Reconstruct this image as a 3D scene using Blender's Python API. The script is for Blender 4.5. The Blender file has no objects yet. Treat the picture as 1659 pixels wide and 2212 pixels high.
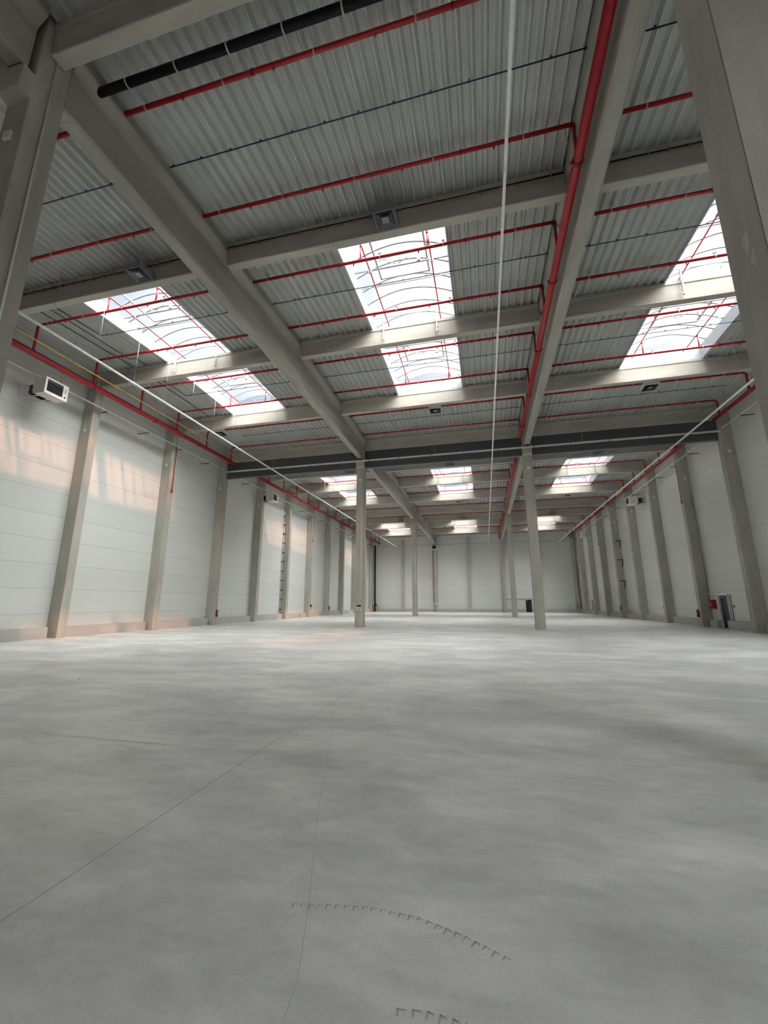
import bpy, bmesh, math, random
from mathutils import Vector, Matrix

random.seed(7)
S = bpy.context.scene
COL = S.collection

# ------------------------------------------------------------------ camera
PITCH, YAW, ROLL, FPX = 0.2171, 0.2379, -0.0004, 884.0
cy_, sy_, cp_, sp_ = math.cos(YAW), math.sin(YAW), math.cos(PITCH), math.sin(PITCH)
fw = Vector((-sy_*cp_, cy_*cp_, sp_)); rt = Vector((cy_, sy_, 0)); up = rt.cross(fw)
r2 = math.cos(ROLL)*rt + math.sin(ROLL)*up
u2 = -math.sin(ROLL)*rt + math.cos(ROLL)*up
cd = bpy.data.cameras.new('camera')
cam = bpy.data.objects.new('camera', cd); COL.objects.link(cam)
cd.sensor_fit = 'HORIZONTAL'; cd.sensor_width = 36.0; cd.lens = FPX/1659*36.0
cd.clip_start = 0.05; cd.clip_end = 400
m = Matrix.Identity(4)
for i in range(3):
    m[i][0] = r2[i]; m[i][1] = u2[i]; m[i][2] = -fw[i]
m[0][3], m[1][3], m[2][3] = 0, 0, 1.7
cam.matrix_world = m
S.camera = cam

# ------------------------------------------------------------------ sky, sun, exposure
SUN_STRENGTH = 2.0
ZENITH = 17.0          # added sky patch out of view, kept very bright to light the hall
LOW = 0.52              # lower sky, pale blue with cloud
S.view_settings.view_transform = 'Standard'
S.view_settings.look = 'None'
S.view_settings.exposure = 0.22
S.view_settings.gamma = 1.0
S.view_settings.use_curve_mapping = False
w = bpy.data.worlds.new('sky'); S.world = w; w.use_nodes = True
nt = w.node_tree; nt.nodes.clear()
wo = nt.nodes.new('ShaderNodeOutputWorld'); bg = nt.nodes.new('ShaderNodeBackground')
tc = nt.nodes.new('ShaderNodeTexCoord'); nz = nt.nodes.new('ShaderNodeTexNoise')
nz.inputs['Scale'].default_value = 5.0; nz.inputs['Detail'].default_value = 5
cr = nt.nodes.new('ShaderNodeValToRGB')
cr.color_ramp.elements[0].position = 0.30; cr.color_ramp.elements[0].color = (0.62, 0.78, 1.08, 1)
cr.color_ramp.elements[1].position = 0.72; cr.color_ramp.elements[1].color = (1.55, 1.56, 1.58, 1)
nt.links.new(tc.outputs['Generated'], nz.inputs['Vector'])
# added bright patch lighting the hall, around and above the sun, the sky opposite it is duller and bluer
sx = nt.nodes.new('ShaderNodeVectorMath'); sx.operation = 'DOT_PRODUCT'; nt.links.new(tc.outputs['Generated'], sx.inputs[0])
sx.inputs[1].default_value = Vector((0.45, -0.20, 0.87)).normalized()
mr = nt.nodes.new('ShaderNodeMapRange'); mr.interpolation_type = 'SMOOTHSTEP'
mr.inputs['From Min'].default_value = 0.60; mr.inputs['From Max'].default_value = 0.86
mr.inputs['To Min'].default_value = 0.0; mr.inputs['To Max'].default_value = 1.0
nt.links.new(sx.outputs['Value'], mr.inputs['Value'])
gm = nt.nodes.new('ShaderNodeMapRange'); gm.inputs['From Min'].default_value = -0.15; gm.inputs['From Max'].default_value = 0.55
gm.inputs['To Min'].default_value = -0.35; gm.inputs['To Max'].default_value = 0.30; gm.clamp = False
nt.links.new(sx.outputs['Value'], gm.inputs['Value'])
ad = nt.nodes.new('ShaderNodeMath'); ad.operation = 'ADD'; nt.links.new(gm.outputs['Result'], ad.inputs[0]); nt.links.new(nz.outputs['Fac'], ad.inputs[1])
nt.links.new(ad.outputs[0], cr.inputs['Fac'])
lowc = nt.nodes.new('ShaderNodeMixRGB'); lowc.blend_type = 'MULTIPLY'; lowc.inputs['Fac'].default_value = 1
nt.links.new(cr.outputs['Color'], lowc.inputs['Color1']); lowc.inputs['Color2'].default_value = (LOW, LOW, LOW, 1)
mxs = nt.nodes.new('ShaderNodeMixRGB'); nt.links.new(mr.outputs['Result'], mxs.inputs['Fac'])
nt.links.new(lowc.outputs['Color'], mxs.inputs['Color1']); mxs.inputs['Color2'].default_value = (ZENITH, ZENITH, ZENITH*0.97, 1)
nt.links.new(mxs.outputs['Color'], bg.inputs['Color'])
bg.inputs['Strength'].default_value = 1.0
nt.links.new(bg.outputs['Background'], wo.inputs['Surface'])

sd = bpy.data.lights.new('sun', 'SUN'); sun = bpy.data.objects.new('sun', sd); COL.objects.link(sun)
sd.energy = SUN_STRENGTH; sd.angle = math.radians(1.6); sd.color = (1.0, 0.44, 0.27)
sdir = Vector((-1.0, 0.22, -0.817)).normalized()
sun.rotation_euler = sdir.to_track_quat('-Z', 'Y').to_euler()
sun.location = (30, 10, 40)

S.cycles.max_bounces = 12; S.cycles.diffuse_bounces = 8; S.cycles.glossy_bounces = 3
S.cycles.transmission_bounces = 6; S.cycles.transparent_max_bounces = 12
S.cycles.use_denoising = True
S.cycles.sample_clamp_indirect = 6.0
S.cycles.caustics_reflective = False; S.cycles.caustics_refractive = False

# ------------------------------------------------------------------ materials
def newmat(name):
    mt = bpy.data.materials.new(name); mt.use_nodes = True
    return mt, mt.node_tree, mt.node_tree.nodes['Principled BSDF']

def plain(name, col, rough=0.5, metal=0.0, spec=0.5, var=0.08, scale=6.0, bump=0.0):
    """procedural paint / metal: colour varied by a noise, optional bump"""
    mt, t, b = newmat(name)
    tc = t.nodes.new('ShaderNodeTexCoord'); n = t.nodes.new('ShaderNodeTexNoise')
    n.inputs['Scale'].default_value = scale; n.inputs['Detail'].default_value = 4
    t.links.new(tc.outputs['Object'], n.inputs['Vector'])
    r = t.nodes.new('ShaderNodeValToRGB')
    lo = [max(0, c*(1-var)) for c in col]; hi = [min(1, c*(1+var)) for c in col]
    r.color_ramp.elements[0].position = 0.3; r.color_ramp.elements[0].color = (*lo, 1)
    r.color_ramp.elements[1].position = 0.7; r.color_ramp.elements[1].color = (*hi, 1)
    t.links.new(n.outputs['Fac'], r.inputs['Fac']); t.links.new(r.outputs['Color'], b.inputs['Base Color'])
    b.inputs['Roughness'].default_value = rough; b.inputs['Metallic'].default_value = metal
    b.inputs['Specular IOR Level'].default_value = spec
    if bump:
        bp = t.nodes.new('ShaderNodeBump'); bp.inputs['Strength'].default_value = bump
        bp.inputs['Distance'].default_value = 0.01
        t.links.new(n.outputs['Fac'], bp.inputs['Height']); t.links.new(bp.outputs['Normal'], b.inputs['Normal'])
    return mt

def concrete(name, base, sx=1.0, sy=1.0, sz=0.25, var=0.16):
    """cast concrete: blotches, faint streaks along one axis, small pores"""
    mt, t, b = newmat(name)
    L = t.links.new
    tc = t.nodes.new('ShaderNodeTexCoord')
    mp = t.nodes.new('ShaderNodeMapping'); mp.inputs['Scale'].default_value = (sx, sy, sz)
    L(tc.outputs['Object'], mp.inputs['Vector'])
    n1 = t.nodes.new('ShaderNodeTexNoise'); n1.inputs['Scale'].default_value = 2.2; n1.inputs['Detail'].default_value = 7; n1.inputs['Roughness'].default_value = 0.6
    L(mp.outputs['Vector'], n1.inputs['Vector'])
    n2 = t.nodes.new('ShaderNodeTexNoise'); n2.inputs['Scale'].default_value = 38; n2.inputs['Detail'].default_value = 3
    L(tc.outputs['Object'], n2.inputs['Vector'])
    r = t.nodes.new('ShaderNodeValToRGB')
    e = r.color_ramp.elements
    e[0].position = 0.30; e[0].color = (*[c*(1-var) for c in base], 1)
    e[1].position = 0.72; e[1].color = (*[min(1, c*(1+var)) for c in base], 1)
    k = e.new(0.52); k.color = (base[0]*1.02, base[1]*1.0, base[2]*0.95, 1)
    L(n1.outputs['Fac'], r.inputs['Fac'])
    mx = t.nodes.new('ShaderNodeMixRGB'); mx.blend_type = 'MULTIPLY'; mx.inputs['Fac'].default_value = 0.25
    r2_ = t.nodes.new('ShaderNodeValToRGB'); r2_.color_ramp.elements[0].position = 0.3; r2_.color_ramp.elements[0].color = (0.7, 0.7, 0.7, 1)
    r2_.color_ramp.elements[1].position = 0.6
    L(n2.outputs['Fac'], r2_.inputs['Fac'])
    L(r.outputs['Color'], mx.inputs['Color1']); L(r2_.outputs['Color'], mx.inputs['Color2'])
    L(mx.outputs['Color'], b.inputs['Base Color'])
    b.inputs['Roughness'].default_value = 0.8; b.inputs['Specular IOR Level'].default_value = 0.3
    bp = t.nodes.new('ShaderNodeBump'); bp.inputs['Strength'].default_value = 0.25; bp.inputs['Distance'].default_value = 0.01
    L(n1.outputs['Fac'], bp.inputs['Height']); L(bp.outputs['Normal'], b.inputs['Normal'])
    return mt

def floor_mat():
    mt, t, b = newmat('power floated concrete floor')
    L = t.links.new
    tc = t.nodes.new('ShaderNodeTexCoord')
    def noise(scale, det, rough, mscale, dist=0.0, rot=0.0):
        mp = t.nodes.new('ShaderNodeMapping'); mp.inputs['Scale'].default_value = mscale; mp.inputs['Rotation'].default_value = (0, 0, rot)
        L(tc.outputs['Object'], mp.inputs['Vector'])
        n = t.nodes.new('ShaderNodeTexNoise'); n.inputs['Scale'].default_value = scale; n.inputs['Detail'].default_value = det
        n.inputs['Roughness'].default_value = rough; n.inputs['Distortion'].default_value = dist
        L(mp.outputs['Vector'], n.inputs['Vector']); return n
    big = noise(0.5, 5, 0.6, (0.7, 1.5, 1), 0.3)
    mid = noise(1.5, 6, 0.6, (0.7, 1.4, 1), 0.5, 0.15)
    arc = noise(5.0, 5, 0.6, (1.0, 1.8, 1), 0.7, -0.2)
    fine = noise(60, 2, 0.5, (1, 1, 1))
    def ramp(n, p0, c0, p1, c1):
        r = t.nodes.new('ShaderNodeValToRGB')
        r.color_ramp.elements[0].position = p0; r.color_ramp.elements[0].color = (*c0, 1)
        r.color_ramp.elements[1].position = p1; r.color_ramp.elements[1].color = (*c1, 1)
        L(n.outputs['Fac'], r.inputs['Fac']); return r
    rb = ramp(big, 0.42, (0.60, 0.61, 0.60), 0.58, (0.78, 0.785, 0.765))
    rm = ramp(mid, 0.28, (0.80, 0.80, 0.795), 0.72, (1.10, 1.10, 1.10))
    ra = ramp(arc, 0.36, (0.93, 0.93, 0.93), 0.62, (1.03, 1.03, 1.03))
    rf = ramp(fine, 0.3, (0.94, 0.94, 0.94), 0.7, (1.03, 1.03, 1.03))
    cur = rb.outputs['Color']
    for q in (rm, ra, rf):
        mx = t.nodes.new('ShaderNodeMixRGB'); mx.blend_type = 'MULTIPLY'; mx.inputs['Fac'].default_value = 1
        L(cur, mx.inputs['Color1']); L(q.outputs['Color'], mx.inputs['Color2']); cur = mx.outputs['Color']
    L(cur, b.inputs['Base Color'])
    rr = t.nodes.new('ShaderNodeMapRange'); rr.inputs['From Min'].default_value = 0.3; rr.inputs['From Max'].default_value = 0.7
    rr.inputs['To Min'].default_value = 0.32; rr.inputs['To Max'].default_value = 0.42
    L(mid.outputs['Fac'], rr.inputs['Value']); L(rr.outputs['Result'], b.inputs['Roughness'])
    b.inputs['Specular IOR Level'].default_value = 0.6
    return mt

def panel_mat():
    """insulated wall panels: horizontal joints every 1.21 m starting at 1.15 m"""
    mt, t, b = newmat('white insulated wall panel')
    L = t.links.new
    tc = t.nodes.new('ShaderNodeTexCoord'); sx = t.nodes.new('ShaderNodeSeparateXYZ')
    L(tc.outputs['Object'], sx.inputs['Vector'])
    def math_(op, a, bv=None, b2=None):
        n = t.nodes.new('ShaderNodeMath'); n.operation = op
        L(a, n.inputs[0])
        if bv is not None: n.inputs[1].default_value = bv
        if b2 is not None: L(b2, n.inputs[1])
        return n.outputs[0]
    z = math_('SUBTRACT', sx.outputs['Z'], 1.15)
    z = math_('DIVIDE', z, 1.21)
    fr = math_('FRACT', math_('ADD', z, 10.0))
    d = math_('ABSOLUTE', math_('SUBTRACT', fr, 0.5))      # 0.5 at joint
    j = t.nodes.new('ShaderNodeMapRange'); j.inputs['From Min'].default_value = 0.486; j.inputs['From Max'].default_value = 0.495
    L(d, j.inputs['Value'])
    fl = math_('FLOOR', z)
    wn = t.nodes.new('ShaderNodeTexWhiteNoise'); wn.noise_dimensions = '1D'; L(fl, wn.inputs['W'])
    base = t.nodes.new('ShaderNodeMixRGB'); base.inputs['Color1'].default_value = (0.655, 0.675, 0.65, 1); base.inputs['Color2'].default_value = (0.685, 0.705, 0.68, 1)
    L(wn.outputs['Value'], base.inputs['Fac'])
    mx = t.nodes.new('ShaderNodeMixRGB'); mx.inputs['Color2'].default_value = (0.48, 0.49, 0.48, 1)
    L(base.outputs['Color'], mx.inputs['Color1']); L(j.outputs['Result'], mx.inputs['Fac'])
    L(mx.outputs['Color'], b.inputs['Base Color'])
    b.inputs['Roughness'].default_value = 0.3; b.inputs['Specular IOR Level'].default_value = 0.5
    bp = t.nodes.new('ShaderNodeBump'); bp.inputs['Strength'].default_value = 0.3; bp.inputs['Distance'].default_value = 0.01; bp.invert = True
    L(j.outputs['Result'], bp.inputs['Height']); L(bp.outputs['Normal'], b.inputs['Normal'])
    return mt

def dome_mat():
    """opal polycarbonate: mostly diffusing, a little clear"""
    mt = bpy.data.materials.new('opal polycarbonate'); mt.use_nodes = True
    t = mt.node_tree; t.nodes.clear(); L = t.links.new
    out = t.nodes.new('ShaderNodeOutputMaterial')
    tr = t.nodes.new('ShaderNodeBsdfTransparent'); tr.inputs['Color'].default_value = (0.96, 0.97, 0.97, 1)
    tl = t.nodes.new('ShaderNodeBsdfTranslucent'); tl.inputs['Color'].default_value = (0.90, 0.93, 0.95, 1)
    tc = t.nodes.new('ShaderNodeTexCoord'); n = t.nodes.new('ShaderNodeTexNoise'); n.inputs['Scale'].default_value = 0.8
    L(tc.outputs['Object'], n.inputs['Vector'])
    r = t.nodes.new('ShaderNodeValToRGB'); r.color_ramp.elements[0].color = (0.84, 0.88, 0.93, 1); r.color_ramp.elements[1].color = (0.95, 0.96, 0.97, 1)
    L(n.outputs['Fac'], r.inputs['Fac']); L(r.outputs['Color'], tl.inputs['Color'])
    mx = t.nodes.new('ShaderNodeMixShader'); mx.inputs[0].default_value = 0.07
    L(tr.outputs[0], mx.inputs[1]); L(tl.outputs[0], mx.inputs[2]); L(mx.outputs[0], out.inputs['Surface'])
    return mt

M = dict(
    column=concrete('precast concrete column', (0.45, 0.44, 0.405), 1, 1, 0.22),
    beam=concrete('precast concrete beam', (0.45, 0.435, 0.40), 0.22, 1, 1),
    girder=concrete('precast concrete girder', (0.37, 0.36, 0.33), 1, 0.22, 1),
    plinth=concrete('grey plinth concrete', (0.46, 0.465, 0.46), 0.6, 0.3, 1, 0.08),
    floor=floor_mat(),
    panel=panel_mat(),
    deck=plain('galvanised roof deck', (0.49, 0.51, 0.50), 0.5, 0.0, 0.4, 0.06, 1.2),
    dome=dome_mat(),
    curb=plain('white skylight curb', (0.46, 0.50, 0.53), 0.4, 0.0, 0.5, 0.03),
    rib=plain('grey aluminium rib', (0.42, 0.43, 0.45), 0.4, 0.3),
    red=plain('red painted steel pipe', (0.36, 0.008, 0.018), 0.36, 0.0, 0.5, 0.06),
    redbox=plain('red enamel', (0.33, 0.010, 0.016), 0.3, 0.0, 0.5, 0.05),
    darkred=plain('red cast fitting', (0.20, 0.006, 0.012), 0.45),
    black=plain('black plastic pipe', (0.006, 0.007, 0.011), 0.55, 0.0, 0.2),
    navy=plain('dark blue cable sheath', (0.020, 0.024, 0.055), 0.5),
    zinc=plain('zinc plated steel', (0.45, 0.46, 0.46), 0.4, 0.3),
    white=plain('white powder coat', (0.80, 0.81, 0.80), 0.35, 0.0, 0.5, 0.03),
    galv=plain('pale galvanised trunking', (0.86, 0.88, 0.88), 0.28, 0.0),
    yellow=plain('yellow gas pipe paint', (0.62, 0.36, 0.05), 0.4),
    grey=plain('grey housing paint', (0.30, 0.31, 0.31), 0.45),
    lgrey=plain('light grey housing paint', (0.66, 0.67, 0.67), 0.4),
    fan=plain('blue grey fan housing', (0.22, 0.235, 0.27), 0.5),
    dark=plain('dark anthracite', (0.025, 0.027, 0.032), 0.4),
    door=plain('dark blue door leaf', (0.012, 0.018, 0.032), 0.35),
    curtain=plain('dark grey smoke curtain', (0.085, 0.088, 0.098), 0.65),
    rail=plain('grey steel rail', (0.20, 0.21, 0.22), 0.5),
    joint=plain('floor joint filler', (0.36, 0.36, 0.35), 0.8),
    hair=plain('hairline dust', (0.40, 0.40, 0.39), 0.8),
    smudge=concrete('rubbed pale concrete', (0.54, 0.53, 0.50)),
    tyre=plain('dried dirt', (0.45, 0.43, 0.375), 0.9, var=0.15, scale=20),
    scratch=plain('pale scratch', (0.62, 0.62, 0.61), 0.8),
    paper=plain('white paper', (0.85, 0.85, 0.83), 0.8),
    sign=plain('red sign print', (0.6, 0.05, 0.04), 0.5),
    green=plain('green sign print', (0.02, 0.30, 0.12), 0.5),
    rubber=plain('black rubber bearing', (0.02, 0.02, 0.02), 0.8),
    guard=plain('yellow guard paint', (0.60, 0.36, 0.06), 0.5),
)

# ------------------------------------------------------------------ mesh helpers
def box(bm, x0, x1, y0, y1, z0, z1, mat=0):
    vs = [bm.verts.new(p) for p in ((x0,y0,z0),(x1,y0,z0),(x1,y1,z0),(x0,y1,z0),(x0,y0,z1),(x1,y0,z1),(x1,y1,z1),(x0,y1,z1))]
    for f in ((0,3,2,1),(4,5,6,7),(0,1,5,4),(1,2,6,5),(2,3,7,6),(3,0,4,7)):
        bm.faces.new([vs[i] for i in f]).material_index = mat
    return vs

def tube(bm, pts, r, n=10, cap=True):
    """round tube through a list of points"""
    pts = [Vector(p) for p in pts]; rings = []
    prev = None
    for i, p in enumerate(pts):
        if i == 0: d = (pts[1]-p).normalized()
        elif i == len(pts)-1: d = (p-pts[i-1]).normalized()
        else: d = ((pts[i+1]-p).normalized() + (p-pts[i-1]).normalized()).normalized()
        a = prev if prev is not None else (Vector((0,0,1)) if abs(d.z) < 0.9 else Vector((1,0,0)))
        u = (a - d*a.dot(d)).normalized(); v = d.cross(u); prev = u
        k = 1.0
        rings.append([bm.verts.new(p + (u*math.cos(t)+v*math.sin(t))*r*k) for t in [2*math.pi*j/n for j in range(n)]])
    for a, b in zip(rings, rings[1:]):
        for j in range(n):
            f = bm.faces.new((a[j], a[(j+1)%n], b[(j+1)%n], b[j])); f.smooth = True
    if cap:
        bm.faces.new(rings[0][::-1]); bm.faces.new(rings[-1])

def bend(a, c, b, r=0.15, n=5):
    """points rounding the corner c between a and b"""
    a, c, b = Vector(a), Vector(c), Vector(b)
    p = c + (a-c).normalized()*r; q = c + (b-c).normalized()*r
    out = []
    for i in range(n+1):
        t = i/n
        out.append(p*(1-t)**2 + c*2*t*(1-t) + q*t*t)
    return [a] + out + [b]

def prism(bm, prof, axis, a, b):
    """extrude closed profile [(u,z)] along axis x or y between a and b"""
    def P(u, z, s): return (s, u, z) if axis == 'x' else (u, s, z)
    A = [bm.verts.new(P(u, z, a)) for u, z in prof]; B = [bm.verts.new(P(u, z, b)) for u, z in prof]
    n = len(prof)
    for i in range(n): bm.faces.new((A[i], A[(i+1)%n], B[(i+1)%n], B[i]))
    bm.faces.new(A[::-1]); bm.faces.new(B)
    bmesh.ops.recalc_face_normals(bm, faces=bm.faces)

def obj(name, bm, mat, parent=None, loc=None, bevel=0.0):
    if bevel:
        bmesh.ops.bevel(bm, geom=[e for e in bm.edges], offset=bevel, segments=2, affect='EDGES', clamp_overlap=True)
    me = bpy.data.meshes.new(name); bm.to_mesh(me); bm.free()
    me.materials.append(M[mat] if isinstance(mat, str) else mat)
    o = bpy.data.objects.new(name, me); COL.objects.link(o)
    if parent is not None: o.parent = parent
    if loc is not None: o.location = loc
    return o

def empty(name, loc, label, cat, group=None):
    o = bpy.data.objects.new(name, None); COL.objects.link(o); o.location = loc; o.empty_display_size = 0.2
    return tag(o, label, cat, group)

def tag(o, label, cat, group=None, kind=None):
    o['label'] = label; o['category'] = cat
    if group: o['group'] = group
    if kind: o['kind'] = kind
    return o

def copy_tree(o, loc, label, group=None):
    c = o.copy(); COL.objects.link(c); c.location = loc; c['label'] = label
    if group: c['group'] = group
    for ch in list(o.children):
        d = ch.copy(); COL.objects.link(d); d.parent = c
        for g in ch.children:
            e = g.copy(); COL.objects.link(e); e.parent = d
    return c

def mbox(*a):
    bm = bmesh.new(); box(bm, *a); return bm

def mtube(pts, r, n=10):
    bm = bmesh.new(); tube(bm, pts, r, n); return bm

ORD = ['nearest', 'second', 'third', 'fourth', 'fifth', 'sixth', 'seventh', 'eighth', 'ninth', 'tenth', 'eleventh', 'twelfth', 'thirteenth', 'fourteenth']
def nth(i): return ORD[i]

# ------------------------------------------------------------------ layout constants
WL, WR, WB, WF = -21.1, 15.55, 76.25, -19.3           # inner wall faces
GA, GB = -8.69, 3.33                                    # girder lines
ROWS = [4.7, 28.7, 52.7]
def deckz(y):                                           # underside of the deck: each 24 m bay has its own ridge
    return 14.38 - 0.036*abs(((y-4.7) % 24.0) - 12.0)
SKX = [(-16.0, -12.15), (-4.55, -0.70), (7.75, 11.65)]  # skylight openings
SKY_Y = [(11.2+24*k, 22.6+24*k) for k in (-1, 0, 1, 2)]
OPEN = {-1: (2,), 0: (0, 1, 2), 1: (0, 1, 2), 2: (0, 1, 2)}    # aisles with a rooflight, per bay; unseen rear one added to light near floor
AISLE = ['left', 'middle', 'right']

# ------------------------------------------------------------------ setting
fo = obj('floor', mbox(WL-0.3, WR+0.3, WF-0.3, WB+0.3, -0.3, 0.0), 'floor')
tag(fo, 'wide patchy grey polished concrete floor', 'floor', kind='structure')
def strip(pts, wd, name='expansion_joint', mat='joint', z=0.0015):
    bm = bmesh.new(); pv = None
    for i, p in enumerate(pts):
        a = Vector(pts[max(0, i-1)]); b = Vector(pts[min(len(pts)-1, i+1)]); d = (b-a).normalized(); n = Vector((-d.y, d.x))
        q = (bm.verts.new((p[0]+n.x*wd/2, p[1]+n.y*wd/2, z)), bm.verts.new((p[0]-n.x*wd/2, p[1]-n.y*wd/2, z)))
        if pv: bm.faces.new((pv[0], pv[1], q[1], q[0]))
        pv = q
    return obj(name, bm, mat, fo)
for x in (-14.7, -2.66, 9.4):
    strip([(x, WF+0.3), (x, 20.0), (x, WB-0.2)], 0.009)
for y in (4.72, 28.7, 52.7):
    strip([(WL+0.5, y), (-2.0, y), (WR-0.5, y)], 0.004, mat='hair')
strip([(-0.90, 1.9), (-0.93, 2.14), (-1.06, 2.55), (-1.48, 3.72), (-2.2, 6.0), (-3.29, 8.65)], 0.003, 'hairline_crack', 'hair')
strip([(-6.6, 4.655), (-4.6, 4.70), (-2.5, 4.735)], 0.008, 'scratch_line', 'scratch', 0.002)
# two arcs of dried tyre tread
def tread(pts, name, sz):
    bm = bmesh.new()
    for i in range(len(pts)-1):
        a = Vector(pts[i]); b = Vector(pts[i+1]); n = max(1, int((b-a).length/0.048))
        for k in range(n):
            p = a.lerp(b, (k+0.15)/n); q = a.lerp(b, (k+0.80)/n); d = (q-p).normalized(); s = Vector((d.y, -d.x))
            s = s if s.y < 0 else -s
            h = sz*(0.6+0.5*random.random())
            v = [bm.verts.new((*c, 0.002)) for c in (p, p.lerp(q, 0.25)+s*h*0.12, q+s*h*0.25, q+s*h*0.05, p-s*h*0.08)]
            u = [bm.verts.new((*c, 0.002)) for c in (p, p+s*h, p+s*h*0.9+d*0.008, p+d*0.012)]
            for poly in (v, u):
                try: bm.faces.new(poly)
                except Exception: pass
    bmesh.ops.recalc_face_normals(bm, faces=bm.faces)
    for f in bm.faces:
        if f.normal.z < 0: f.normal_flip()
    return obj(name, bm, 'tyre', fo)
tread([(-1.18, 2.59), (-0.99, 2.63), (-0.73, 2.67), (-0.46, 2.66), (-0.2, 2.59), (0.04, 2.49)], 'tyre_mark', 0.045)
tread([(-0.47, 2.12), (-0.34, 2.14), (-0.18, 2.13), (-0.05, 2.09), (0.08, 2.03)], 'tyre_mark', 0.055)

# walls; the door openings are real gaps
D1 = (32.10, 33.22, 2.18)      # right wall near door  (y0, y1, top)
D2 = (67.5, 68.6, 2.16)
D3 = (6.69, 7.75, 2.16)        # back wall (x0, x1, top)
TOP = 14.95
bm = bmesh.new(); box(bm, WL-0.25, WL, WF-0.2, WB+0.2, 0, TOP)
tag(obj('wall_left', bm, 'panel'), 'white left wall of wide horizontal insulated panels', 'wall', kind='structure')
bm = bmesh.new()
for y0, y1, z0 in ((WF-0.2, D1[0], 0), (D1[0], D1[1], D1[2]), (D1[1], D2[0], 0), (D2[0], D2[1], D2[2]), (D2[1], WB+0.2, 0)):
    box(bm, WR, WR+0.25, y0, y1, z0, TOP)
tag(obj('wall_right', bm, 'panel'), 'white right wall of wide horizontal insulated panels', 'wall', kind='structure')
bm = bmesh.new()
for x0, x1, z0 in ((WL, D3[0], 0), (D3[0], D3[1], D3[2]), (D3[1], WR, 0)):
    box(bm, x0, x1, WB, WB+0.25, z0, TOP)
tag(obj('wall_back', bm, 'panel'), 'white panelled wall at the far end of the hall', 'wall', kind='structure')
tag(obj('wall_front', mbox(WL, WR, WF-0.25, WF, 0, TOP), 'panel'), 'white panelled wall behind the camera', 'wall', kind='structure')

# low concrete plinth in lengths between the wall columns
bm = bmesh.new()
k = -4
while 4.7+6*k < WB:
    y0 = 4.7+6*k+0.22; y1 = min(4.7+6*(k+1)-0.55, WB-0.02)
    if y1 > y0 and y0 > WF: box(bm, WL, -20.66, y0-0.25, y1, 0, 0.53)
    k += 1
tag(obj('baseboard_left', bm, 'plinth', bevel=0.006), 'low grey concrete plinth along the left wall', 'plinth', kind='structure')
bm = bmesh.new(); k = -4
while 4.7+6*k < WB:
    y0 = 4.7+6*k+0.2; y1 = min(4.7+6*(k+1)-0.45, WB-0.02)
    segs = [(y0, y1)]
    for d in (D1, D2):
        if y0 < d[0] < y1: segs = [(y0, d[0]-0.08), (d[1]+0.08, y1)]
    for a, b in segs:
        if b > a and a > WF: box(bm, 15.22, WR, a, b, 0, 0.53)
    k += 1
tag(obj('baseboard_right', bm, 'plinth', bevel=0.006), 'low grey concrete plinth along the right wall', 'plinth', kind='structure')
bm = bmesh.new()
xs = [-20.66, -14.95, -8.95, -2.9, 3.1, 9.15, 15.2]
for a, b in zip(xs, xs[1:]):
    a += 0.45 if a > -20 else 0
    if a < D3[0] < b:
        box(bm, a, D3[0]-0.1, 75.95, WB, 0, 0.53); box(bm, D3[1]+0.1, b, 75.95, WB, 0, 0.53)
    else: box(bm, a, b, 75.95, WB, 0, 0.53)
tag(obj('baseboard_back', bm, 'plinth', bevel=0.006), 'low grey concrete plinth along the far end wall', 'plinth', kind='structure')

# corrugated roof deck, cut out for the skylights
P = 0.31
def deck_profile(x0, x1):
    """x, dz pairs; narrow ribs touch the beams, wide flats are 15 cm higher with two small grooves"""
    out = []; k = math.floor((x0-0.4)/P)
    while k*P < x1+P:
        c = k*P
        for dx, dz in ((0.0, 0.0), (0.042, 0.0), (0.112, 0.14), (0.164, 0.14), (0.171, 0.132), (0.181, 0.132), (0.188, 0.14), (0.240, 0.14)):
            out.append((c+dx, dz))
        k += 1
    res = []
    for i, (x, dz) in enumerate(out):
        if x < x0:
            if i+1 < len(out) and out[i+1][0] > x0:
                t = (x0-x)/(out[i+1][0]-x); res.append((x0, dz+(out[i+1][1]-dz)*t))
            continue
        if x > x1:
            px, pz = out[i-1]
            if px < x1:
                t = (x1-px)/(x-px); res.append((x1, pz+(dz-pz)*t))
            break
        res.append((x, dz))
    return res
bm = bmesh.new()
def deck_strip(x0, x1, y0, y1):
    pr = deck_profile(x0, x1)
    A = [bm.verts.new((x, y0, deckz(y0)+dz)) for x, dz in pr]
    B = [bm.verts.new((x, y1, deckz(y1)+dz)) for x, dz in pr]
    for i in range(len(pr)-1): bm.faces.new((A[i], B[i], B[i+1], A[i+1]))
def ysplit(a, b):
    ys = [a]; k = -3
    for q in sorted([4.7+24*i for i in range(-2, 5)] + [16.7+24*i for i in range(-2, 5)]):
        if a+1e-4 < q < b-1e-4: ys.append(q)
    return list(zip(ys, ys[1:]+[b]))
yy = WF
for s0, s1 in SKY_Y:
    for a, b in ysplit(yy, s0): deck_strip(WL, WR, a, b)
    for a, b in ysplit(s0, s1):
        xx = WL
        for q, (x0, x1) in enumerate(SKX):
            if q in OPEN[round((s0-11.2)/24)]: deck_strip(xx, x0, a, b); xx = x1
        deck_strip(xx, WR, a, b)
    yy = s1
for a, b in ysplit(yy, WB): deck_strip(WL, WR, a, b)
tag(obj('ceiling', bm, 'deck'), 'ribbed galvanised steel roof deck', 'ceiling', kind='structure')

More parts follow.
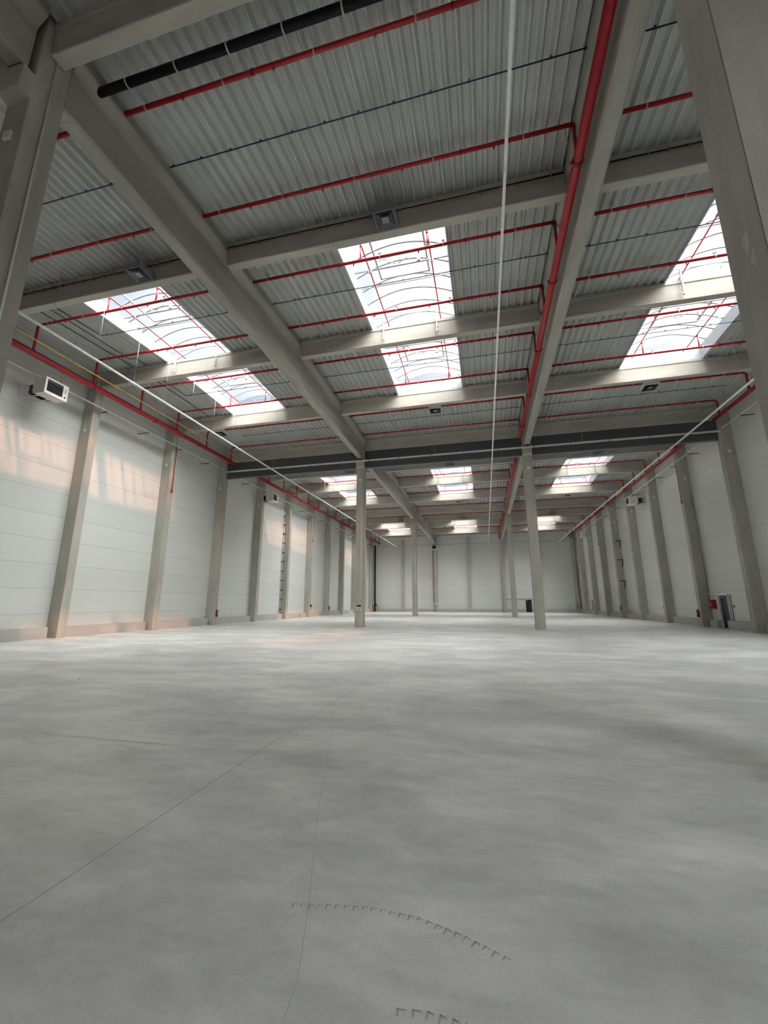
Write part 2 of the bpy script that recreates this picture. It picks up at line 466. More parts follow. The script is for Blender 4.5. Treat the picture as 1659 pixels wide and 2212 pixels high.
# ------------------------------------------------------------------ skylights (window_1 ..)
ZB, RISE = 14.86, 0.52
def arc_pts(x0, x1, n=16):
    c = (x0+x1)/2; h = (x1-x0)/2
    return [(c-h*math.cos(math.pi*(i/n)) if False else x0+(x1-x0)*i/n, ZB+RISE*(1-((x0+(x1-x0)*i/n-c)/h)**2)) for i in range(n+1)]
def make_skylight(idx, x0, x1, y0, y1, label):
    root = bpy.data.objects.new('window_%d' % idx, None); COL.objects.link(root)
    tag(root, label, 'skylight', kind='structure')
    W_ = x1-x0; Ly = y1-y0
    # local frame: x from 0..W, y from 0..Ly, z world
    zl = 13.98
    bm = bmesh.new()
    ym = 16.7-11.2
    zb0, zbm = deckz(11.2)-0.02, deckz(16.7)-0.02; zb1 = deckz(22.6)-0.02
    th = 0.05
    for xa, xb in ((-th, 0.0), (W_, W_+th)):
        prof = [(-th, zb0), (ym, zbm), (Ly+th, zb1), (Ly+th, ZB+0.02), (-th, ZB+0.02)]
        A = [bm.verts.new((xa, u, z)) for u, z in prof]; B = [bm.verts.new((xb, u, z)) for u, z in prof]
        for i in range(5): bm.faces.new((A[i], A[(i+1) % 5], B[(i+1) % 5], B[i]))
        bm.faces.new(A[::-1]); bm.faces.new(B)
    box(bm, -th, W_+th, -th, 0, zb0, ZB+0.02); box(bm, -th, W_+th, Ly, Ly+th, zb1, ZB+0.02)
    bmesh.ops.recalc_face_normals(bm, faces=bm.faces)
    obj('curb', bm, 'curb', root)
    a = arc_pts(0.02, W_-0.02)
    bm = bmesh.new()
    A = [bm.verts.new((x, 0, z)) for x, z in a]; B = [bm.verts.new((x, Ly, z)) for x, z in a]
    for i in range(len(a)-1):
        f = bm.faces.new((A[i], A[i+1], B[i+1], B[i])); f.smooth = True
    bm.faces.new(A); bm.faces.new(B[::-1])
    obj('dome', bm, 'dome', root)
    y = 0.25
    ribme = None
    while y < Ly:
        if ribme is None:
            o = obj('rib', mtube([(x, 0, z-0.03) for x, z in arc_pts(0.04, W_-0.04)], 0.040, 6), 'rib', root, (0, y, 0)); ribme = o
        else:
            o = ribme.copy(); COL.objects.link(o); o.parent = root; o.location = (0, y, 0)
        y += 0.80
    for yb, r in ((2.37, 0.035), (3.27, 0.022), (0.9, 0.022), (7.6, 0.035), (9.0, 0.022)):
        obj('tie_bar', mtube([(0.03, yb, ZB-0.03), (W_-0.03, yb, ZB-0.03)], r, 6), 'rib', root)
    for ys in (0.35, 6.6):
        bm = bmesh.new()
        for xa in (0.92, 2.95): box(bm, xa, xa+0.07, ys, ys+2.9, 15.10, 15.18)
        for yb in (ys, ys+2.83): box(bm, 0.92, 3.02, yb, yb+0.07, 15.10, 15.18)
        obj('vent_frame', bm, 'rib', root)
        bm = bmesh.new(); yc = ys+1.95
        tube(bm, [(1.75, yc, ZB), (1.25, yc, 15.18)], 0.02, 6); tube(bm, [(1.85, yc, ZB), (2.5, yc, 15.22)], 0.02, 6)
        tube(bm, [(1.0, yc, 15.12), (1.6, yc-0.02, 15.24), (2.9, yc-0.02, 15.24)], 0.015, 6)
        box(bm, 2.62, 2.74, yc-0.05, yc+0.05, ZB-0.05, ZB+0.2)
        obj('vent_actuator', bm, 'zinc', root)
    # small hand-rail like bar at mid and end
    bm = bmesh.new()
    for yb in (5.25, 10.9):
        tube(bm, [(0.03, yb, ZB-0.02), (W_-0.03, yb, ZB-0.02)], 0.014, 5)
        for xa in (0.5, W_/2, W_-0.5): tube(bm, [(xa, yb, ZB-0.02), (xa, yb, ZB-0.30)], 0.012, 5)
    obj('stay_bar', bm, 'rib', root)
    return root
BAYN = ['behind the camera', 'in the near bay', 'in the bay beyond the dark smoke curtain', 'in the farthest bay']
protos = {}
idx = 1
for k, (y0, y1) in enumerate(SKY_Y):
    for a, (x0, x1) in enumerate(SKX):
        if a not in OPEN[k-1]: continue
        lab = 'arched white rooflight over the %s aisle, %s' % (AISLE[a], BAYN[k])
        if a not in protos:
            protos[a] = make_skylight(idx, x0, x1, y0, y1, lab); protos[a].location = (x0, y0, 0)
        else:
            o = copy_tree(protos[a], (x0, y0, 0), lab); o.name = 'window_%d' % idx
        idx += 1

# ------------------------------------------------------------------ columns
def interior_col(x, y, label):
    t = empty('concrete_column', (x, y, 0), label, 'column', None)
    prof = [(-0.3, 0), (0.3, 0), (0.3, 13.93), (-0.3, 13.93), (-0.3, 12.26), (-0.52, 12.26), (-0.52, 11.70), (-0.3, 11.62)]
    bm = bmesh.new()
    A = [bm.verts.new((-0.3, u, z)) for u, z in prof]; B = [bm.verts.new((0.3, u, z)) for u, z in prof]
    n = len(prof)
    for i in range(n): bm.faces.new((A[i], A[(i+1) % n], B[(i+1) % n], B[i]))
    bm.faces.new(A[::-1]); bm.faces.new(B)
    bmesh.ops.recalc_face_normals(bm, faces=bm.faces)
    obj('shaft', bm, 'column', t, bevel=0.012)
    bm = bmesh.new()
    box(bm, -0.18, 0.18, -0.50, -0.34, 12.26, 12.335)
    obj('bearing_pad', bm, 'rubber', t)
    return t
cdesc = {(0, 0): 'huge foreground concrete column at the left edge of the frame', (1, 0): 'huge foreground concrete column at the right edge of the frame',
         (0, 1): 'concrete column under the smoke curtain with a socket box, left of centre', (1, 1): 'concrete column under the smoke curtain, right of centre',
         (0, 2): 'farther concrete column left of centre, beyond the smoke curtain', (1, 2): 'farther concrete column right of centre, beyond the smoke curtain'}
cols = {}
for j, y in enumerate(ROWS):
    for i, x in enumerate((-8.72, 3.33)):
        if not cols:
            cols[(i, j)] = interior_col(x, y, cdesc[(i, j)])
        else:
            cols[(i, j)] = copy_tree(cols[(0, 0)], (x, y, 0), cdesc[(i, j)])
        cols[(i, j)]['group'] = 'free standing concrete columns'

for n_, (yc, zc, ry, rz) in enumerate(((4.66, 5.62, 0.055, 0.13), (4.60, 5.36, 0.035, 0.10))):
    bm = bmesh.new(); vs = []
    for j in range(18):
        t_ = 2*math.pi*j/18; q = 1+0.22*math.sin(3*t_+n_)+0.12*math.cos(5*t_)
        vs.append(bm.verts.new((-0.302, yc-4.7+ry*q*math.cos(t_), zc+rz*q*math.sin(t_)-0.4*ry*math.cos(t_))))
    bm.faces.new(vs[::-1])
    obj('pale_smudge', bm, 'smudge', cols[(1, 0)])

def wall_col(side, y, i, proto):
    x = -20.75 if side == 'left' else 15.22
    where = 'nearest to the camera' if i == 0 else '%s from the camera' % nth(i)
    lab = 'concrete wall column against the %s white wall, %s' % (side, where)
    if proto is None:
        t = empty('wall_column', (x, y, 0), lab, 'column', None)
        obj('shaft', mbox(-0.35, 0.35, -0.225, 0.225, 0, 13.45), 'column', t, bevel=0.012)
        obj('sensor_plate', mbox(-0.08, 0.08, -0.24, -0.222, 10.80, 10.96), 'white', t)
        proto = t
    else: t = copy_tree(proto, (x, y, 0), lab)
    t['group'] = 'concrete columns along the %s wall' % side
    return t
pw = None
for side in ('left', 'right'):
    for i in range(12):
        y = 10.63+6*i if i < 11 else 75.0
        if side == 'right' and i == 11: continue
        t = wall_col(side, y, i, pw); pw = pw or t
# behind the camera as well, out of the photograph
for i, x in enumerate((-14.8, -8.68, -2.7, 3.3, 9.35, 15.0)):
    lab = ['concrete column on the far end wall, left of the red vertical pipe', 'concrete column on the far end wall beside the thin red vertical pipe', 'concrete column on the far end wall, right of the heater column',
           'concrete column on the far end wall at the left end of the door lintel', 'concrete column on the far end wall, right of the dark door', 'concrete column in the right rear corner of the hall'][i]
    t = empty('wall_column', (x, 75.95, 0), lab, 'column', 'columns on the far end wall')
    obj('shaft', mbox(-0.24, 0.24, -0.3, 0.3, 0, 13.3), 'column', t, bevel=0.012)

# ------------------------------------------------------------------ girders
def girder(xc, y0, y1, label):
    bm = bmesh.new()
    ys = [y0] + ([16.7+24*round(((y0+y1)/2-16.7)/24)] if True else []) + [y1]
    ys = sorted(set([y for y in ys if y0 <= y <= y1]))
    rings = []
    for y in ys:
        T = deckz(y)-0.004; zs = 12.34
        pr = [(-0.16, zs), (0.16, zs), (0.21, zs+0.05), (0.21, T-0.62), (0.24, T-0.52), (0.42, T-0.33), (0.44, T-0.28), (0.44, T),
              (-0.44, T), (-0.44, T-0.28), (-0.42, T-0.33), (-0.24, T-0.52), (-0.21, T-0.62), (-0.21, zs+0.05)]
        rings.append([bm.verts.new((xc+u, y, z)) for u, z in pr])
    n = len(rings[0])
    for a, b in zip(rings, rings[1:]):
        for i in range(n): bm.faces.new((a[i], a[(i+1) % n], b[(i+1) % n], b[i]))
    bm.faces.new(rings[0][::-1]); bm.faces.new(rings[-1])
    bmesh.ops.recalc_face_normals(bm, faces=bm.faces)
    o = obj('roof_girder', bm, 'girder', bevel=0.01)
    tag(o, label, 'girder', 'long T-shaped concrete roof girders')
GN = ['running back behind the camera', 'from the foreground column to the smoke curtain', 'from the smoke curtain to the farther column', 'from the farther column to the end wall']
for nm, xc in (('left', GA), ('right', GB)):
    for k, (a, b) in enumerate(((WF+0.02, 4.30), (5.03, 28.37), (29.03, 52.37), (53.03, WB-0.32))):
        girder(xc, a, b, 'long %s concrete roof girder %s' % (nm, GN[k]))

# ------------------------------------------------------------------ roof beams across the aisles
SPAN = [(-21.08, GA-0.46), (GA+0.45, GB-0.45), (GB+0.46, 15.53)]
COLSPAN = [(-21.08, GA-0.34), (GA+0.30, GB-0.31), (GB+0.31, 15.53)]
def beam(x0, x1, y, label):
    T = deckz(y)-0.004; bm = bmesh.new()
    prof = [(-0.13, T-0.88), (0.13, T-0.88), (0.15, T-0.86), (0.155, T-0.16), (0.185, T-0.13), (0.185, T), (-0.185, T), (-0.185, T-0.13), (-0.155, T-0.16), (-0.15, T-0.86)]
    prism(bm, [(y+u, z) for u, z in prof], 'x', x0, x1)
    tag(obj('roof_beam', bm, 'beam'), label, 'beam', 'concrete roof beams across the aisles')
for k in range(-3, 12):
    y = 4.7+6*k
    if y < WF+1: continue
    rows = SPAN if (k % 4) else COLSPAN
    for a, (x0, x1) in enumerate(rows):
        if k < 0: lab = 'concrete roof beam over the %s aisle behind the camera, %s back' % (AISLE[a], nth(-k-1))
        elif k == 0: lab = 'concrete roof beam over the %s aisle at the foreground columns' % AISLE[a]
        elif k == 4: lab = 'concrete roof beam over the %s aisle directly above the smoke curtain' % AISLE[a]
        elif k < 4: lab = 'concrete roof beam over the %s aisle, %s in front of the smoke curtain' % (AISLE[a], ['', 'third', 'second', 'first'][k])
        else: lab = 'concrete roof beam over the %s aisle, %s beyond the smoke curtain' % (AISLE[a], ['first', 'second', 'third', 'fourth', 'fifth', 'sixth', 'seventh', 'eighth'][k-5])
        beam(x0, x1, y, lab)

# ------------------------------------------------------------------ smoke curtain with its rail
for a, (x0, x1, lab) in enumerate(((-20.38, -9.02, 'dark grey smoke curtain panel across the left aisle'), (-8.42, 3.03, 'dark grey smoke curtain panel across the middle aisle'), (3.63, 14.86, 'dark grey smoke curtain panel across the right aisle'))):
    t = empty('smoke_curtain', ((x0+x1)/2, 28.66, 11.7), lab, 'smoke curtain', 'dark panels of the smoke curtain')
    h = (x1-x0)/2
    obj('panel', mbox(-h, h, -0.05, 0.05, 0, 1.36), 'curtain', t)
    obj('bottom_rail', mbox(-h, h, -0.07, 0.07, -0.03, 0.05), 'rail', t)
t = empty('cable_trunking', (-2.75, 28.10, 12.12), 'thin grey cable trunking running across the hall in front of the smoke curtain', 'cable trunking')
obj('channel', mbox(-17.3, 17.5, -0.05, 0.05, -0.05, 0.05), 'lgrey', t)
for x in [(-17.0+2.35*i) for i in range(15)]:
    obj('coupler', mbox(x-0.03, x+0.03, -0.058, 0.058, -0.058, 0.058), 'rail', t)
for x in (-13.2, -0.3, 9.6):
    obj('drop_rod', mtube([(x, 0, 0.05), (x, 0, 0.98)], 0.012, 5), 'zinc', t)

# ------------------------------------------------------------------ sprinkler pipes
def zb(y): return deckz(y)-0.20
def clampmesh():
    bm = bmesh.new()
    tube(bm, [(-0.02, 0, 0), (0.02, 0, 0)], 0.062, 10)
    tube(bm, [(0, 0, 0.05), (0, 0, 0.19)], 0.008, 5)
    tube(bm, [(0, -0.05, -0.055), (0, 0.0, -0.075), (0, 0.05, -0.055)], 0.010, 5)
    box(bm, -0.05, -0.01, -0.05, 0.05, 0.15, 0.165); box(bm, 0.01, 0.05, -0.05, 0.05, 0.15, 0.165)
    return bm
def headmesh():
    bm = bmesh.new()
    tube(bm, [(0, 0, 0), (0, 0, -0.10)], 0.014, 6); tube(bm, [(0, 0, -0.055), (0, 0, -0.07)], 0.026, 8)
    tube(bm, [(0, 0, -0.105), (0, 0, -0.112)], 0.026, 8)
    return bm
def coupmesh():
    bm = bmesh.new(); tube(bm, [(-0.03, 0, 0), (0.03, 0, 0)], 0.068, 10); box(bm, -0.03, 0.03, -0.012, 0.012, -0.085, 0.085); return bm
tmp = {}
def inst(name, key, builder, mat, parent, loc):
    if key not in tmp:
        o = obj(name, builder(), mat, parent, loc); tmp[key] = o
    else:
        o = tmp[key].copy(); COL.objects.link(o); o.parent = parent; o.location = loc
    return o
BY = [6.2, 9.2, 12.2, 15.2, 18.2, 21.2, 24.2, 27.2]
def branch(a, y, label, riser):
    z = zb(y)
    if a == 1: x0, x1 = -8.30, 2.72
    elif a == 0: x0, x1 = -19.15, -10.1 if y < 7 else -9.25
    else: x0, x1 = 3.95, 14.40
    t = empty('sprinkler_pipe', ((x0+x1)/2, y, z), label, 'sprinkler pipe', 'thin red sprinkler pipes under the deck')
    xc = (x0+x1)/2
    if a == 1:
        pts = [(x0-xc, 0, 0), (2.95-xc, 0, 0)]
        obj('pipe', mtube(pts, 0.056, 10), 'red', t)
        obj('riser', mtube([(2.86-xc, 0.0, 0.0), (2.86-xc, 0, 12.72-z)], 0.05, 8), 'red', t)
        obj('collar', mtube([(2.86-xc, 0, -0.07), (2.86-xc, 0, -0.14)], 0.06, 10), 'darkred', t)
    elif a == 0:
        pts = bend((-19.15-xc, 0, 12.7-z), (-19.15-xc, 0, 0), (x1-xc, 0, 0), 0.18)
        obj('pipe', mtube(pts, 0.056, 10), 'red', t)
        obj('collar', mtube([(-19.15-xc, 0, 12.80-z), (-19.15-xc, 0, 12.72-z)], 0.06, 10), 'darkred', t)
    else:
        pts = bend((14.40-xc, 0, 12.85-z), (14.40-xc, 0, 0), (x0-xc, 0, 0), 0.18)
        obj('pipe', mtube(pts, 0.056, 10), 'red', t)
        obj('collar', mtube([(14.40-xc, 0, 12.98-z), (14.40-xc, 0, 12.90-z)], 0.06, 10), 'darkred', t)
    L_ = x1-x0
    for f in (0.06, 0.26, 0.47, 0.68, 0.90): inst('pipe_clamp', 'clamp', clampmesh, 'zinc', t, (x0-xc+L_*f, 0, 0))
    for f in (0.16, 0.38, 0.60, 0.83): inst('sprinkler_head', 'head', headmesh, 'darkred', t, (x0-xc+L_*f, 0, -0.035))
    for f in (0.33, 0.75): inst('coupling', 'coup', coupmesh, 'darkred', t, (x0-xc+L_*f, 0, 0))
NB = ['in the near bay', 'just beyond the smoke curtain', 'in the farthest bay']
for k in range(3):
    for i, y in enumerate(BY):
        for a in range(3):
            branch(a, y+24*k, '%s red sprinkler pipe across the %s aisle %s' % (nth(i), AISLE[a], NB[k]), True)

def main_pipe(x, z, r, segs, label, n=16, up_end=False):
    for (y0, y1), lab in zip(segs, label):
        L_ = (y1-y0)/2
        t = empty('sprinkler_main', (x, (y0+y1)/2, z), lab, 'sprinkler main', 'thick red sprinkler mains')
        obj('pipe', mtube([(0, -L_, 0), (0, L_, 0)], r, n), 'red', t)
        y = -L_+3.0
        while y < L_-0.5:
            bm = bmesh.new(); tube(bm, [(0, y-0.05, 0), (0, y+0.05, 0)], r+0.022, n); box(bm, -r-0.05, r+0.05, y-0.02, y+0.02, -0.02, 0.02)
            obj('coupling', bm, 'darkred', t)
            bm = bmesh.new()
            for s in (-1, 1): tube(bm, [(s*(r+0.03), y+0.12, 0), (s*(r+0.03), y+0.12, deckz((y0+y1)/2+y)-z)], 0.010, 5)
            box(bm, -r-0.05, r+0.05, y+0.10, y+0.14, r, r+0.03)
            obj('hanger', bm, 'zinc', t)
            y += 4.1
main_pipe(-19.15, 12.60, 0.13, [(4.0, 27.9), (28.9, 51.9), (52.9, 75.4)],
    ['thick red sprinkler main along the left wall in front of the smoke curtain', 'thick red sprinkler main along the left wall just beyond the smoke curtain', 'thick red sprinkler main along the left wall in the farthest bay'])
main_pipe(14.40, 12.80, 0.11, [(4.0, 27.9), (28.9, 51.9), (52.9, 75.4)],
    ['thick red sprinkler main along the right wall in front of the smoke curtain', 'thick red sprinkler main along the right wall just beyond the smoke curtain', 'thick red sprinkler main along the right wall in the farthest bay'])
main_pipe(2.85, 12.68, 0.12, [(-2.0, 27.6), (29.2, 51.9), (52.9, 74.2)],
    ['thick red sprinkler main beside the right roof girder, overhead in the near bay', 'thick red sprinkler main beside the right roof girder, beyond the smoke curtain', 'thick red sprinkler main beside the right roof girder in the farthest bay'])

# small red pipes inside the rooflights
for k in (0, 1, 2):
    for a, (x0, x1) in enumerate(SKX):
        for s, xo in enumerate((0.70, 3.18)):
            lab = 'red pipe on the %s inside the %s aisle rooflight, %s' % (('left', 'right')[s], AISLE[a], NB[k])
            t = empty('rooflight_sprinkler_pipe', (x0+xo, 16.9+24*k, 14.74), lab, 'sprinkler pipe', 'thin red pipes inside the rooflights')
            obj('pipe', mtube([(0, -5.6, 0), (0, 5.6, 0)], 0.026, 8), 'red', t)
            for yr in (-4.7, 4.3):
                zt = zb(16.9+yr)-14.74
                bm = bmesh.new(); tube(bm, [(0, yr, 0), (0, yr, zt)], 0.030, 8)
                for zz in (-0.08, zt+0.10): tube(bm, [(0, yr, zz-0.02), (0, yr, zz+0.02)], 0.045, 8)
                obj('riser', bm, 'red', t)
            for yr in (-3.35, 1.0): obj('clamp', mbox(-0.06, 0.06, yr-0.03, yr+0.03, -0.05, 0.09), 'zinc', t)
            # zinc hook brackets on the middle beam
            h = empty('hook_bracket', (x0+xo-0.15, 16.44+24*k, 13.65), 'steel hook on the %s under the %s aisle rooflight, %s' % (('left', 'right')[s], AISLE[a], NB[k]), 'bracket', 'hook brackets under the rooflights')
            hz = (0.02, 0.22)
            obj('bar', mbox(-0.025, 0.025, -0.035, 0.035, 0, 1.18), 'zinc', h)
            sg = -1 if s == 0 else 1
            for z in hz: obj('hook', mtube([(0, -0.03, z), (sg*0.10, -0.05, z), (sg*0.13, -0.06, z+0.04)], 0.016, 6), 'zinc', h)

# ------------------------------------------------------------------ black drain pipe and thin navy cables
t = empty('drain_pipe', (-3.0, 5.6, 13.62), 'thick black drain pipe with pale clamps just under the deck, top left', 'pipe')
obj('pipe', mtube([(-5.4, 0, 0), (5.6, 0, 0)], 0.095, 14), 'black', t)
for i in range(8):
    x = -4.55+1.33*i
    bm = bmesh.new(); tube(bm, [(x-0.02, 0, 0), (x+0.02, 0, 0)], 0.102, 14); obj('clamp', bm, 'zinc', t)
    obj('hanger', mtube([(x, 0, 0.1), (x, 0, deckz(5.6)-13.62)], 0.008, 5), 'zinc', t)
for k in range(3):
    for i, y in enumerate((7.7, 13.7, 19.7, 25.7)):
        for a, (x0, x1) in enumerate(((-17.3, -9.2), (-8.42, 2.95), (3.95, 14.2))):
            yy = y+24*k; z = deckz(yy)-0.06
            if a == 0 and i in (0,): x0 = -19.0
            lab = '%s thin dark cable line across the %s aisle %s' % (nth(i), AISLE[a], NB[k])
            t = empty('cable_line', ((x0+x1)/2, yy, z), lab, 'cable', 'thin dark cable lines under the deck')
            h = (x1-x0)/2
            obj('cable', mtube([(-h, 0, 0), (h, 0, 0)], 0.017, 6), 'navy', t)
            q = -h+0.3
            while q < h: inst('clip', 'cableclip', lambda: mbox(-0.02, 0.02, -0.025, 0.025, 0, 0.055), 'navy', t, (q, 0, 0)); q += 0.93
# dark cable runs under the deck of the left aisle
for k in range(3):
    for i, (pts, lab) in enumerate((
        ([(-17.45, 11.0), (-17.3, 13.7)], 'short dark cable run under the left deck beside the rooflight'),
        ([(-18.35, 11.0), (-18.15, 16.4)], 'long dark cable run under the left deck near the wall'),
        ([(-17.75, 11.0), (-17.70, 15.7), (-17.3, 15.75), (-17.3, 16.4)], 'kinked dark cable run before the left middle beam'),
        ([(-17.6, 17.0), (-17.45, 19.7), (-16.0, 19.7)], 'kinked dark cable run after the left middle beam'),
        ([(-18.0, 17.0), (-17.8, 22.4)], 'straight dark cable run after the left middle beam'))):
        p0 = pts[0]
        bm = mtube([(x-p0[0], y-p0[1], deckz(y+24*k)-0.05-deckz(p0[1])) for x, y in pts], 0.02, 6)
        o = obj('cable_run', bm, 'black', None, (p0[0], p0[1]+24*k, deckz(p0[1])))
        tag(o, lab + ', ' + NB[k], 'cable', 'dark cable runs in the left aisle')

# cable trays fixed to the near faces of the first beams
for k in range(2):
    for a, (x0, x1) in enumerate(((-20.3, -9.2), (-8.2, 2.85), (3.85, 14.8))):
        t = empty('cable_tray', ((x0+x1)/2, 10.49+24*k, 13.93), 'cable tray on the beam face over the %s aisle %s' % (AISLE[a], NB[k]), 'cable tray', 'cable trays on the roof beams')
        h = (x1-x0)/2
        obj('cable', mtube([(-h, 0, 0.02), (h, 0, 0.02)], 0.016, 6), 'darkred', t)
        obj('cable', mtube([(-h, -0.02, -0.02), (h, -0.02, -0.02)], 0.016, 6), 'black', t)
        q = -h+0.2
        while q < h: inst('clip', 'trayclip', lambda: mbox(-0.012, 0.012, -0.05, 0.04, -0.05, 0.06), 'rail', t, (q, 0, 0)); q += 0.5

# ------------------------------------------------------------------ long trunking lines under the roof
def trunk(x, z, y0, y1, w_, label, rods, mat='galv'):
    L_ = (y1-y0)/2; yc = (y0+y1)/2
    t = empty('light_trunking', (x, yc, z), label, 'trunking', 'long pale trunking lines hung along the aisles')
    obj('channel', mbox(-w_/2, w_/2, -L_, L_, -0.03, 0.03), mat, t, bevel=0.006)
    q = -L_+2.0
    while q < L_:
        obj('coupler', mbox(-w_/2-0.004, w_/2+0.006, q-0.04, q+0.04, -0.036, 0.036), 'lgrey', t); q += 6.0
    if rods:
        q = rods[0]
        while q < y1:
            if abs((q-4.7+3) % 6.0 - 3) < 0.3: q += 0.5
            bm = mtube([(0, q-yc, 0.03), (0, q-yc, deckz(q)-z-0.006)], 0.008, 5)
            box(bm, -0.03, 0.03, q-yc-0.03, q-yc+0.03, 0.03, 0.06)
            obj('drop_rod', bm, 'rib', t); q += rods[1]
trunk(-15.15, 11.50, -6.0, 72.0, 0.10, 'long pale trunking line hung along the left aisle', (10.05, 1.9))
trunk(0.95, 11.50, -6.0, 72.0, 0.07, 'long pale trunking line running overhead along the middle aisle', (5.2, 4.0))
trunk(12.25, 11.50, -6.0, 72.0, 0.10, 'long pale trunking line hung along the right aisle', (9.6, 3.8))

# gas pipes
for side, x, z in (('left', -18.5, 12.88), ('right', 13.92, 12.9)):
    for (y0, y1), nm in (((3.0, 28.2), 'in front of the smoke curtain'), ((29.0, 40.0 if side == 'left' else 74.0), 'beyond the smoke curtain')):
        t = empty('gas_pipe', (x, (y0+y1)/2, z), 'thin yellow gas pipe along the %s wall %s' % (side, nm), 'gas pipe', 'yellow gas pipes')
        h = (y1-y0)/2
        obj('pipe', mtube([(0, -h, 0), (0, h, 0)], 0.030, 8), 'yellow', t)
        q = -h+1.5
        while q < h:
            bm = bmesh.new(); tube(bm, [(0, q, 0.03), (0, q, deckz(q+(y0+y1)/2)-z)], 0.008, 5); box(bm, -0.04, 0.04, q-0.02, q+0.02, -0.04, 0.04)
            obj('hanger', bm, 'rail', t); q += 3.0
        if side == 'left' and y0 < 10:
            obj('branch', mtube(bend((0, 13.95-(y0+y1)/2, 0), (-1.15, 13.95-(y0+y1)/2, 0.06), (-1.15, 13.95-(y0+y1)/2, -0.85), 0.08), 0.022, 8), 'yellow', t)

# black steel cable tray behind the left main
for k, (y0, y1) in enumerate(((4.0, 28.2), (29.0, 75.5))):
    t = empty('wall_cable_tray', (-19.85, (y0+y1)/2, 13.05), 'black cable tray above the left wall sprinkler main %s' % ('in front of the smoke curtain' if k == 0 else 'beyond the smoke curtain'), 'cable tray')
    h = (y1-y0)/2
    bm = bmesh.new(); box(bm, -0.12, 0.12, -h, h, 0, 0.012); box(bm, -0.12, -0.11, -h, h, 0, 0.07); box(bm, 0.11, 0.12, -h, h, 0, 0.07)
    obj('tray', bm, 'dark', t)
    q = -h+1.2
    while q < h:
        obj('hanger', mtube([(0.1, q, 0), (0.1, q, deckz(q+(y0+y1)/2)-13.05)], 0.008, 5), 'zinc', t); q += 3.0

# thin pale conduits on the wall columns
def wall_conduit(side, x, z, y0, y1, lab):
    t = empty('wall_conduit', (x, (y0+y1)/2, z), lab, 'conduit', 'thin pale conduits on wall brackets'); h = (y1-y0)/2
    obj('conduit', mtube([(0, -h, 0), (0, h, 0)], 0.035, 8), 'galv', t)
    s = -1 if side == 'left' else 1
    wx = (WL if side == 'left' else WR)-x
    q = -h+1.6
    while q < h:
        bm = bmesh.new(); box(bm, min(0, wx), max(0, wx), q-0.02, q+0.02, -0.075, -0.035); tube(bm, [(0, q, 0.03), (0, q, 0.10)], 0.012, 5)
        obj('bracket', bm, 'dark', t); q += 3.0
wall_conduit('left', -20.25, 12.28, 3.5, 28.0, 'thin pale conduit along the left wall passing behind the nearest heater')
wall_conduit('left', -20.25, 12.28, 30.2, 52.0, 'thin pale conduit along the left wall beyond the smoke curtain')
wall_conduit('left', -20.25, 12.28, 54.0, 75.5, 'thin pale conduit along the left wall in the farthest bay')
wall_conduit('right', 14.82, 12.28, 3.5, 28.0, 'thin conduit along the right wall before the smoke curtain')
wall_conduit('right', 14.82, 12.28, 31.0, 52.0, 'thin pale conduit along the right wall beyond the smoke curtain')
wall_conduit('right', 14.82, 12.28, 54.0, 75.5, 'thin pale conduit along the right wall in the farthest bay')
for x0, x1, lab in ((-6.4, -4.6, 'short pale conduit high on the far end wall, left'), (2.6, 5.6, 'short pale conduit high on the far end wall, right')):
    t = empty('wall_conduit', ((x0+x1)/2, 75.5, 12.3), lab, 'conduit', 'thin pale conduits on wall brackets'); h = (x1-x0)/2
    obj('conduit', mtube([(-h, 0, 0), (h, 0, 0)], 0.035, 8), 'galv', t)
    for q in (-h*0.7, h*0.7): obj('bracket', mbox(q-0.02, q+0.02, 0, 0.75, -0.075, -0.035), 'dark', t)

